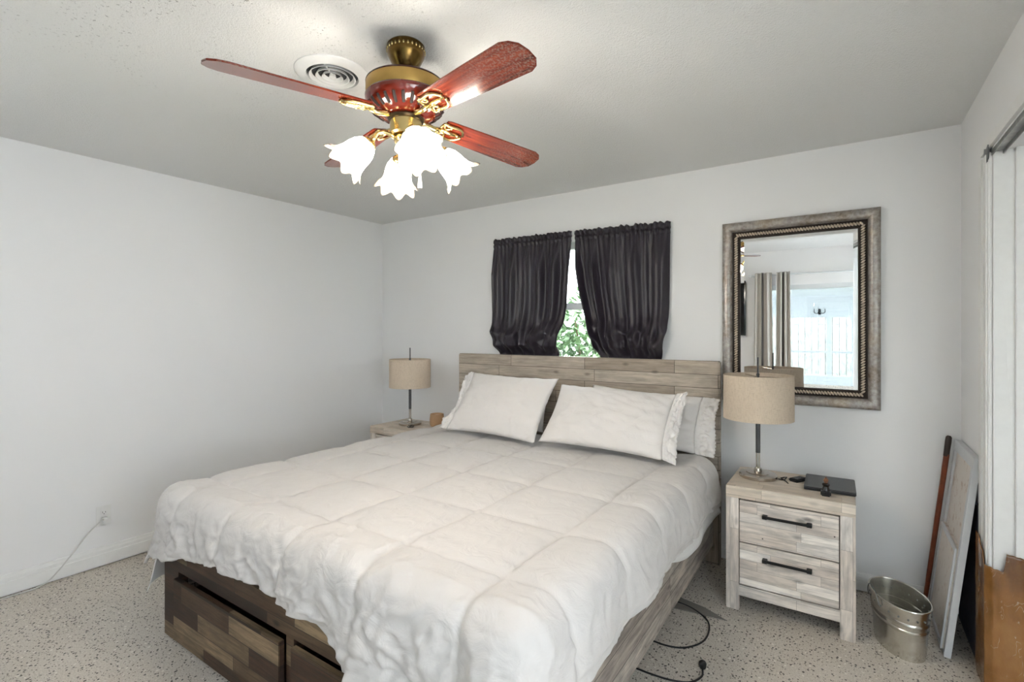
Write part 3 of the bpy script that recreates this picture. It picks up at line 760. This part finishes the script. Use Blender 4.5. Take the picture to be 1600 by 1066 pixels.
# one blade, copied three times
hw2 = .066
outl = [(.150, -.048), (.165, -.053), (.40, -.062), (.585, -.0665), (.612, -.056), (.632, -.034), (.637, 0)]
outl = outl+[(x, -y) for x, y in reversed(outl[:-1])]
bl0 = None
for k, deg in enumerate((-104.8, -14.0, 74.6, 166.0)):
    if bl0 is None:
        n = len(outl); m = MB().prism(outl, lambda a, b: (a, b, -.003), lambda a, b: (a, b, .003))
        bl0 = bl = obj('blade', m, M_blade, fan, uv='x', bevel=.0015)
        bm_ = MB()
        bm_.tube([(.05, 0, -.008), (.08, .0, -.012), (.115, 0, -.016), (.145, 0, -.008)], [.010, .011, .010, .008], 10)
        for sy in (-1, 1):
            pts = []
            for q in range(22):
                f = q/21; ang = f*1.6*math.pi
                pts.append((.14+.085*f-.018*math.sin(ang), sy*(.010+.036*math.sin(f*math.pi)*(1-.25*f)+.006*math.sin(ang*2)), -.0085))
            bm_.tube(pts, [.0065-.002*abs(2*q/21-1) for q in range(22)], 8)
            cur = []
            for q in range(20):
                f = q/19; ang = 2.2*math.pi*f; rr = .017*(1-.7*f)
                cur.append((.165+rr*math.cos(ang+2), sy*(.027+rr*math.sin(ang+2)), -.0085))
            bm_.tube(cur, .0042, 6)
        bm_.tube([(.14, 0, -.0085), (.185, 0, -.0095), (.24, 0, -.0075)], [.008, .009, .004], 8)
        for px, py in ((.175, .03), (.175, -.03), (.22, 0)): bm_.sphere((px, py, -.011), .006, 10, 6)
        br = obj('blade_arm', bm_, M_brass, bl, smooth='all', label='scrolled brass blade arm')
    else:
        bl = bl0.copy(); link(bl, fan)
        for ch in bl0.children: c_ = ch.copy(); link(c_, bl)
    bl.matrix_local = Matrix.Translation((0, 0, -.250)) @ rotz(R(deg)) @ Matrix.Rotation(R(2.9), 4, 'Y') @ Matrix.Rotation(R(-12.5), 4, 'X')
# light arms and tulip shades
prof = [(.022, 0), (.034, .008), (.045, .028), (.050, .05), (.052, .07), (.056, .088), (.063, .102), (.074, .114), (.080, .117)]
inner = [(r_-.003, s_-.001) for r_, s_ in reversed(prof[1:])]+[(.019, .004), (.022, 0)]
CUT = 6
bodyp = prof[:CUT+1]+inner[len(prof)-1-CUT-1:]
rimp = prof[CUT:]+[(r_-.003, s_-.001) for r_, s_ in reversed(prof[CUT:])]+[prof[CUT]]
def ruffle(i, a, r_, s_):
    k = max(0, (s_-.066)/.05)
    return r_*(1+.09*k*math.cos(8*a)), s_+.009*k*math.cos(8*a)
arm0 = None
for deg in (-32, 56, 146, -126):
    M0 = rotz(R(deg))
    if arm0 is None:
        m = MB().tube([(.03, 0, -.342), (.055, 0, -.328), (.08, 0, -.322), (.10, 0, -.330), (.112, 0, -.348), (.122, 0, -.366)], [.008, .0075, .007, .007, .008, .009], 10)
        T_ = Matrix.Translation((.120, 0, -.362)) @ Matrix.Rotation(R(180-46), 4, 'Y')
        m.lathe([(1e-4, -.004), (.014, -.004), (.026, .006), (.030, .016), (.027, .02), (.012, .018), (1e-4, .018)], 24, T_)
        arm0 = arm = obj('lamp_arm', m, M_brass, fan, smooth='all')
        T2 = Matrix.Translation((.128, 0, -.370)) @ Matrix.Rotation(R(180-46), 4, 'Y')
        sh0 = obj('lamp_shade', MB().lathe(bodyp, 64, T2, ruffle), M_shade, arm, smooth='all', label='lit frosted tulip glass shade with ruffled rim')
        obj('shade_rim', MB().lathe(rimp, 96, T2, ruffle), M_rim, sh0, smooth='all', label='clearer ruffled glass rim, darkened to look less lit')
        bu = obj('bulb', MB().sphere((0, 0, 0), .02, sc=(1, 1, 1.35)), M_bulb, sh0, smooth='all')
        bu.matrix_local = T2 @ Matrix.Translation((0, 0, .045))
        ld = bpy.data.lights.new('bulb_light', 'POINT'); ld.energy = BULB_W; ld.color = (1, .95, .88); ld.shadow_soft_size = .03
        lo = bpy.data.objects.new('bulb_light', ld); link(lo, sh0); lo.location = (T2 @ Vector((0, 0, .095)))
    else:
        arm = arm0.copy(); link(arm, fan)
        for ch in arm0.children:
            c_ = ch.copy(); link(c_, arm)
            for g in ch.children: d = g.copy(); link(d, c_)
    arm.matrix_local = M0
pc = obj('pull_chain', MB().tube([(.046, .0, -.29), (.05, 0, -.31), (.05, 0, -.45)], .0012, 6), M_brass, fan)
pc.rotation_euler = (0, 0, R(34))
o = obj('chain_pull', MB().lathe([(1e-4, -.448), (.004, -.450), (.005, -.462), (.004, -.468), (.008, -.505), (.0085, -.515), (1e-4, -.518)], 14, Matrix.Translation((.05, 0, 0))), M_ivory, pc, smooth=True)

# ------------------------------------------------------------------ air vent
vt = thing('air_vent', 'round white ceiling air vent with concentric rings behind the fan', 'air vent', (-1.707, 1.261, H))
obj('vent_ring', MB().lathe([(.142, 0), (.142, -.004), (.13, -.012), (.10, -.015), (.098, -.008), (.098, 0), (.142, 0)], 64), M_ivory, vt, smooth=30)
obj('duct', MB().lathe([(1e-4, -.0005), (.098, -.0005), (.098, -.001), (1e-4, -.001)], 48), plain('duct_grey', (62, 64, 66), .8), vt)
for r_ in (.030, .054, .078): obj('louvre', MB().lathe([(r_, -.004), (r_+.007, -.017), (r_+.011, -.018), (r_+.004, -.004), (r_, -.004)], 56), M_ivory, vt, smooth=30)
obj('louvre_hub', MB().lathe([(1e-4, -.004), (.012, -.005), (.014, -.016), (1e-4, -.018)], 24), M_ivory, vt, smooth=30)
obj('crossbar', MB().box(-.099, .099, -.002, .002, -.010, -.006), M_ivory, vt, rot=(0, 0, R(124)))

# ------------------------------------------------------------------ wall outlet and cord
ot = thing('wall_outlet', 'white double outlet low on the left wall', 'outlet', (XL, 1.133, .30))
obj('cover_plate', MB().box(0, .006, -.037, .037, -.06, .06), M_ivory, ot, bevel=.002)
for zc in (-.021, .021):
    s_ = obj('socket', MB().box(.006, .0085, -.017, .017, zc-.014, zc+.014), M_ivory, ot, bevel=.002)
    obj('slot', MB().box(.008, .009, -.008, -.006, zc-.004, zc+.006).box(.008, .009, .006, .008, zc-.004, zc+.005).box(.008, .009, -.002, .002, zc-.011, zc-.007), M_dark, s_)
pc = thing('power_cord', 'thin white cord plugged into the wall outlet and trailing to the floor', 'cord', (XL+.0095, 1.133, .279))
obj('plug', MB().box(0, .028, -.013, .013, -.013, .013), M_ivory, pc, bevel=.003)
pts = [(.025, -.01, .005), (.045, -.03, .008), (.05, -.09, -.045), (.042, -.16, -.14), (.034, -.24, -.238), (.03, -.29, -.268), (.028, -.36, -.275), (.02, -.6, -.275), (.02, -1.2, -.275)]
def smoothp(P, n=8):
    out = []
    P = [Vector(p) for p in P]
    for i in range(len(P)-1):
        p0 = P[max(i-1, 0)]; p1 = P[i]; p2 = P[i+1]; p3 = P[min(i+2, len(P)-1)]
        for k in range(n):
            t_ = k/n; out.append(.5*((2*p1)+(p2-p0)*t_+(2*p0-5*p1+4*p2-p3)*t_*t_+(3*p1-p0-3*p2+p3)*t_**3))
    out.append(P[-1]); return out
obj('cable', MB().tube(smoothp(pts), .0035, 8), M_cord, pc, smooth=True)

# ------------------------------------------------------------------ bucket
bk = thing('metal_bucket', 'oval galvanised metal bucket standing by the leaning cabinet door', 'bucket', (.197, 2.84, 0), R(109))
def oval(pr, seg=64, m=None):
    m = m or MB(); return m.lathe(pr, seg, Matrix(), None, 1.0, .62)
obj('bucket_body', oval([(1e-4, .006), (.128, .006), (.130, 0), (.134, 0), (.140, .04), (.1455, .120), (.1515, .125), (.1515, .131), (.147, .136), (.149, .150), (.1555, .155), (.1555, .161), (.152, .166), (.163, .225), (.160, .225), (.150, .15), (.137, .04), (.13, .012), (1e-4, .012)]), M_galv, bk, smooth=35)
m = MB(); n = 64
m.tube([(.163*math.cos(2*math.pi*k/n), .163*.62*math.sin(2*math.pi*k/n), .225) for k in range(n)], .0042, 8, closed=True)
obj('rim', m, M_galv, bk, smooth=True)
rv = obj('rivet', MB().sphere((0, 0, 0), .0042, 8, 5), M_galvd, bk, smooth='all'); rv.location = (.157, 0, .186)
for k in range(1, 20):
    a = 2*math.pi*k/20; c_ = rv.copy(); link(c_, bk); c_.location = (.157*math.cos(a), .157*.62*math.sin(a), .186)
for sx in (-1, 1):
    y0 = sx*.163*.62
    m = MB().tube(smoothp([(-.055, y0*.98, .19), (-.05, y0*1.03, .215), (-.03, y0*1.06, .245), (0, y0*1.07, .255), (.03, y0*1.06, .245), (.05, y0*1.03, .215), (.055, y0*.98, .19)], 5) if sx > 0 else smoothp([(-.035, y0*.99, .205), (-.03, y0*1.06, .19), (-.01, y0*1.1, .17), (.01, y0*1.1, .17), (.03, y0*1.06, .19), (.035, y0*.99, .205)], 5), .0026, 8)
    obj('handle', m, M_galvd, bk, smooth=True)

# ------------------------------------------------------------------ leaning cabinet door, board and cane
DH, DW, DT = .88, .45, .024
ang = math.atan2(.098, .87)
cd = thing('cabinet_door', 'cream two-panel cabinet door leaning on the right wall', 'cabinet door', (.349, 3.06, .0))
Mt = Matrix.Rotation(ang, 4, 'Y')
def lean(mb): mb.v = [tuple(Mt @ Vector(p)) for p in mb.v]; return mb
m = MB(); hwd = DW/2   # local x = thickness away from the room, y across, z up
m.box(0, DT, -hwd, -hwd+.035, 0, DH); m.box(0, DT, hwd-.035, hwd, 0, DH); m.box(0, DT, -hwd+.035, hwd-.035, 0, .04); m.box(0, DT, -hwd+.035, hwd-.035, DH-.05, DH)
obj('door_frame', lean(m), M_palegrey, cd, bevel=.002)
obj('upper_panel', lean(MB().box(.009, .018, -hwd+.035, hwd-.035, .47, DH-.05)), M_cream, cd)
m = MB(); m.box(-.005, .012, -hwd+.03, hwd-.03, .02, .47)
lpn = obj('lower_panel', lean(m), M_cream, cd, bevel=.003)
m = MB()
for a in ((-hwd+.028, -hwd+.05, .018, .472), (hwd-.05, hwd-.028, .018, .472), (-hwd+.05, hwd-.05, .018, .04), (-hwd+.05, hwd-.05, .45, .472)): m.box(-.011, -.005, *a)
obj('panel_trim', lean(m), M_palegrey, lpn, bevel=.002)
bd = obj('dark_board', MB().box(0, .010, -.22, .215, 0, .67), M_slate); bd.location = (.460, 3.06, 0)
tag(bd, 'dark slate board standing between the cabinet door and the right wall', 'board')
cn = thing('walking_cane', 'red-brown wooden cane leaning in the corner behind the cabinet door', 'cane', (.325, 3.262, 0))
obj('shaft', MB().tube([(0, 0, .02), (.015, .0, .14), (.088, 0, .80)], [.009, .010, .012], 12), M_cane, cn, smooth=True)
obj('ferrule', MB().tube([(-.002, 0, 0), (0, 0, .022)], .011, 12), M_blackpl, cn, smooth=True)
obj('grip', MB().tube([(.086, 0, .79), (.094, 0, .865), (.0962, 0, .885), (.097, 0, .892)], [.012, .013, .012, .007], 12), plain('dark_grip', (44, 30, 24), .4), cn, smooth=True)

# ------------------------------------------------------------------ cords and scrap under the bed's right side
fc = thing('floor_cord', 'black cord with a plug looping out from under the bed rail', 'cord', (-.62, 2.3, 0))
P = [(-.735, 2.02, .004), (-.66, 2.02, .004), (-.585, 2.03, .004), (-.52, 2.06, .004), (-.49, 2.12, .004), (-.497, 2.165, .006)]
obj('cable', MB().tube([(p.x+.62, p.y-2.3, p.z) for p in smoothp(P)], .0038, 8), M_blackpl, fc, smooth=True)
obj('plug', MB().lathe([(1e-4, 0), (.012, .002), (.015, .01), (.015, .024), (.01, .03), (1e-4, .031)], 16, Matrix.Translation((-.5+.62, 2.18-2.3, 0))), M_blackpl, fc, smooth=True)
P = [(-.80, 2.25, .004), (-.68, 2.24, .004), (-.60, 2.27, .004), (-.545, 2.35, .004), (-.535, 2.45, .004), (-.565, 2.55, .004), (-.66, 2.62, .004), (-.78, 2.64, .004)]
o = obj('floor_cord', MB().tube(smoothp(P), .0038, 8), M_blackpl, smooth=True); tag(o, 'black cord in a wide loop on the floor nearer the headboard', 'cord')
o = obj('paper_scrap', MB().prism([(-.78, 2.56), (-.485, 2.60), (-.60, 2.66), (-.78, 2.70)], lambda a, b: (a, b, .001), lambda a, b: (a, b, .004)), plain('grey_paper', (120, 116, 110), .7)); tag(o, 'grey pointed paper scrap on the floor under the bed edge', 'paper')

# ------------------------------------------------------------------ behind the camera: sliding door, curtains, television, sunroom (seen in the mirror), plus added unseen windows
m = MB(); f_ = .05
for a in ((DX0, DX0+f_, 0, DZ), (DX1-f_, DX1, 0, DZ), (DX0, DX1, DZ-.06, DZ), (DX0, DX1, 0, .04)): m.box(a[0], a[1], YR-.10, YR-.02, a[2], a[3])
dr = struct('door_1', m, M_alu, 'white sliding glass door facing the bed, seen in the mirror', 'door')
obj('pane', MB().box(DX0+f_, DX1-f_, YR-.065, YR-.06, .04, DZ-.06), M_tint, dr)
m = MB()
for a in ((RX0, RX0+.04, RZ0, RZ1), (RX1-.04, RX1, RZ0, RZ1), (RX0, RX1, RZ0, RZ0+.04), (RX0, RX1, RZ1-.04, RZ1)): m.box(a[0], a[1], YR-.09, YR-.03, a[2], a[3])
wn = struct('added_window_rear', m, M_alu, 'unseen window added in the rear wall to light the room from behind the viewer', 'window')  # unseen window, added to let in daylight from behind the camera
obj('pane', MB().box(RX0+.04, RX1-.04, YR-.065, YR-.06, RZ0+.04, RZ1-.04), M_glass, wn)
m = MB()
for a in ((CY0, CY0+.04, CZ0, CZ1), (CY1-.04, CY1, CZ0, CZ1), (CY0, CY1, CZ0, CZ0+.04), (CY0, CY1, CZ1-.04, CZ1)): m.box(1.22, 1.28, a[0], a[1], a[2], a[3])
wn = struct('added_window_side', m, M_alu, 'unseen window added past the right opening to light the room from the right', 'window')  # added out of view; brings daylight to the bed and floor at right
obj('pane', MB().box(1.245, 1.25, CY0+.04, CY1-.04, CZ0+.04, CZ1-.04), M_glass, wn)
m = MB()
for a in ((.52, .56, .3, 2.25), (1.12, 1.16, .3, 2.25), (.52, 1.16, .3, .34), (.52, 1.16, 2.21, 2.25)): m.box(a[0], a[1], YR-.09, YR-.03, a[2], a[3])
wn = struct('added_window_tall', m, M_alu, 'tall narrow unseen window added past the right opening to light the back wall', 'window')  # invented opening for daylight on the right end of the back wall
obj('pane', MB().box(.56, 1.12, YR-.065, YR-.06, .34, 2.21), M_glass, wn)
def gcurtain(label, x0, x1, seed):
    c_ = thing('grey_curtain', label, 'curtain', ((x0+x1)/2, YR+.085, .02), 0, 'grey curtains at the sliding door')
    w_ = x1-x0
    def fn(u, vv):
        return ((u-.5)*w_*(1+.28*(1-vv)*1.0), .022*math.sin(u*2*math.pi*3+seed), .0+2.14*vv)
    obj('fabric', MB().grid(60, 30, fn), M_gcurt, c_, smooth='all', solid=.003)
    def fn2(u, vv):
        uu = .42+.10*u; p = fn(uu, vv); return (p[0], p[1]+.006, p[2])
    obj('stripe', MB().grid(12, 30, fn2), M_gband, c_, smooth='all', solid=.002)
gcurtain('grey curtain with dark stripe nearest the television', -.985, -.795, 0)
gcurtain('grey curtain with dark stripe hanging over the sliding door glass', -.735, -.585, 2)
gr = thing('grey_curtain_rod', 'slim pale curtain rod above the sliding glass door', 'curtain rod', (-.28, YR+.045, 2.13))
obj('rod', MB().cyl((-.75, 0, 0), (.73, 0, 0), .010, seg=12), M_alu, gr, smooth=True)
obj('finial', MB().box(-.79, -.75, -.018, .018, -.018, .018), M_alu, gr, bevel=.004)
for x in (-.73, .70): obj('bracket', MB().box(x-.008, x+.008, -.045, 0, -.01, .01), M_alu, gr)
tv = thing('television', 'black flat television on the rear wall, at the mirror left edge', 'television', (-1.72, YR, 1.355))
obj('screen', MB().box(-.62, .62, .03, .07, 0, .72), M_tv, tv, bevel=.004); obj('wall_mount', MB().box(-.15, .15, 0, .03, .2, .5), M_blackpl, tv)
obj('cable', MB().tube([(.45, .03, .1), (.47, .02, -.1), (.45, .012, -.6), (.46, .012, -1.2)], .004, 6), M_cord, tv)

SY = -3.9
struct('floor_sunroom', MB().box(-2.3, 3.2, SY-.1, YR-.12, -.12, -.01), M_patio, 'pale sunroom floor beyond the sliding door', 'floor')
m = MB()
def slab(x0, x1, y0, y1):
    zf = lambda y: 2.05+(y-SY)/(YR-.12-SY)*.55
    vs = [(x, y, zf(y)+dz) for dz in (0, .06) for y in (y0, y1) for x in (x0, x1)]
    m.add(vs, [(0, 2, 3, 1), (4, 5, 7, 6), (0, 1, 5, 4), (2, 6, 7, 3), (0, 4, 6, 2), (1, 3, 7, 5)])
for a in ((-2.3, -1.7, SY-.1, YR-.12), (-1.1, .55, SY-.1, YR-.12), (-1.7, -1.1, SY-.1, -2.8), (-1.7, -1.1, -1.3, YR-.12), (.55, 3.2, SY-.1, -2.2)): slab(*a)  # roof gaps widened beyond the one skylight to brighten the sunroom
struct('ceiling_sunroom', m, M_trim, 'white sloping sunroom ceiling with skylights, more added for light', 'ceiling')
m = MB()
m.box(-2.3, 3.2, SY-.08, SY, 0, .62)
for x0, x1 in ((-2.3, -2.2), (-1.0, -.92), (-.30, -.22), (.07, .13), (1.02, 1.1), (2.2, 2.28), (3.1, 3.2)): m.box(x0, x1, SY-.08, SY, .62, 1.66)
m.box(-2.3, 3.2, SY-.08, SY, 1.66, 2.1); m.box(-2.3, 3.2, SY-.06, SY-.02, 1.02, 1.06)
struct('wall_sunroom', m, M_trim, 'white sunroom wall of window bays toward the garden', 'wall')
for k, x in enumerate((-2.3, 3.1)):
    m = MB(); m.box(x, x+.1, SY, YR-.12, 0, .62); m.box(x, x+.1, SY, YR-.12, 1.7, 2.7); m.box(x, x+.1, -2.2, -2.1, .62, 1.7)
    struct('wall_sunroom_'+('east' if k else 'west'), m, M_trim, 'white end wall of the sunroom with open bays', 'wall')
m = MB(); m.tube([(0, 0, 0), (0, .03, .0), (.0, .05, .05)], .008, 8)
sc = thing('wall_sconce', 'small dark candle sconce on the sunroom wall, seen in the mirror', 'sconce', (-.40, SY, 1.76))
obj('plate', MB().box(-.02, .02, 0, .01, -.05, .05), M_black, sc, bevel=.003)
for sx in (-1, 1): obj('arm', MB().tube(smoothp([(0, .01, 0), (sx*.04, .04, -.03), (sx*.08, .05, -.01), (sx*.08, .05, .05)], 5), .007, 8), M_black, sc, smooth=True)
pf = thing('patio_fan', 'white ceiling fan in the sunroom, seen small in the mirror', 'ceiling fan', (.55, -2.6, 2.29))
obj('motor', MB().lathe([(1e-4, -.05), (.02, -.05), (.02, -.2), (.09, -.21), (.1, -.27), (.06, -.3), (1e-4, -.31)], 24).cyl((0, 0, .02), (0, 0, -.06), .02), M_ivory, pf, smooth=30)
for k in range(4):
    obj('blade', MB().box(.09, .55, -.06, .06, -.25, -.242), M_ivory, pf, rot=(0, 0, k*math.pi/2+.5))
struct('garden', MB().box(-14, 12, -14, SY-.1, -.3, -.1), M_grass, 'sunlit garden ground beyond the sunroom', 'ground')
o = obj('garden_fence', MB().box(-9, 8, -7.5, -7.45, -.1, 1.75), M_fence, uv='z'); tag(o, 'pale board fence at the end of the garden, seen in the mirror', 'fence')
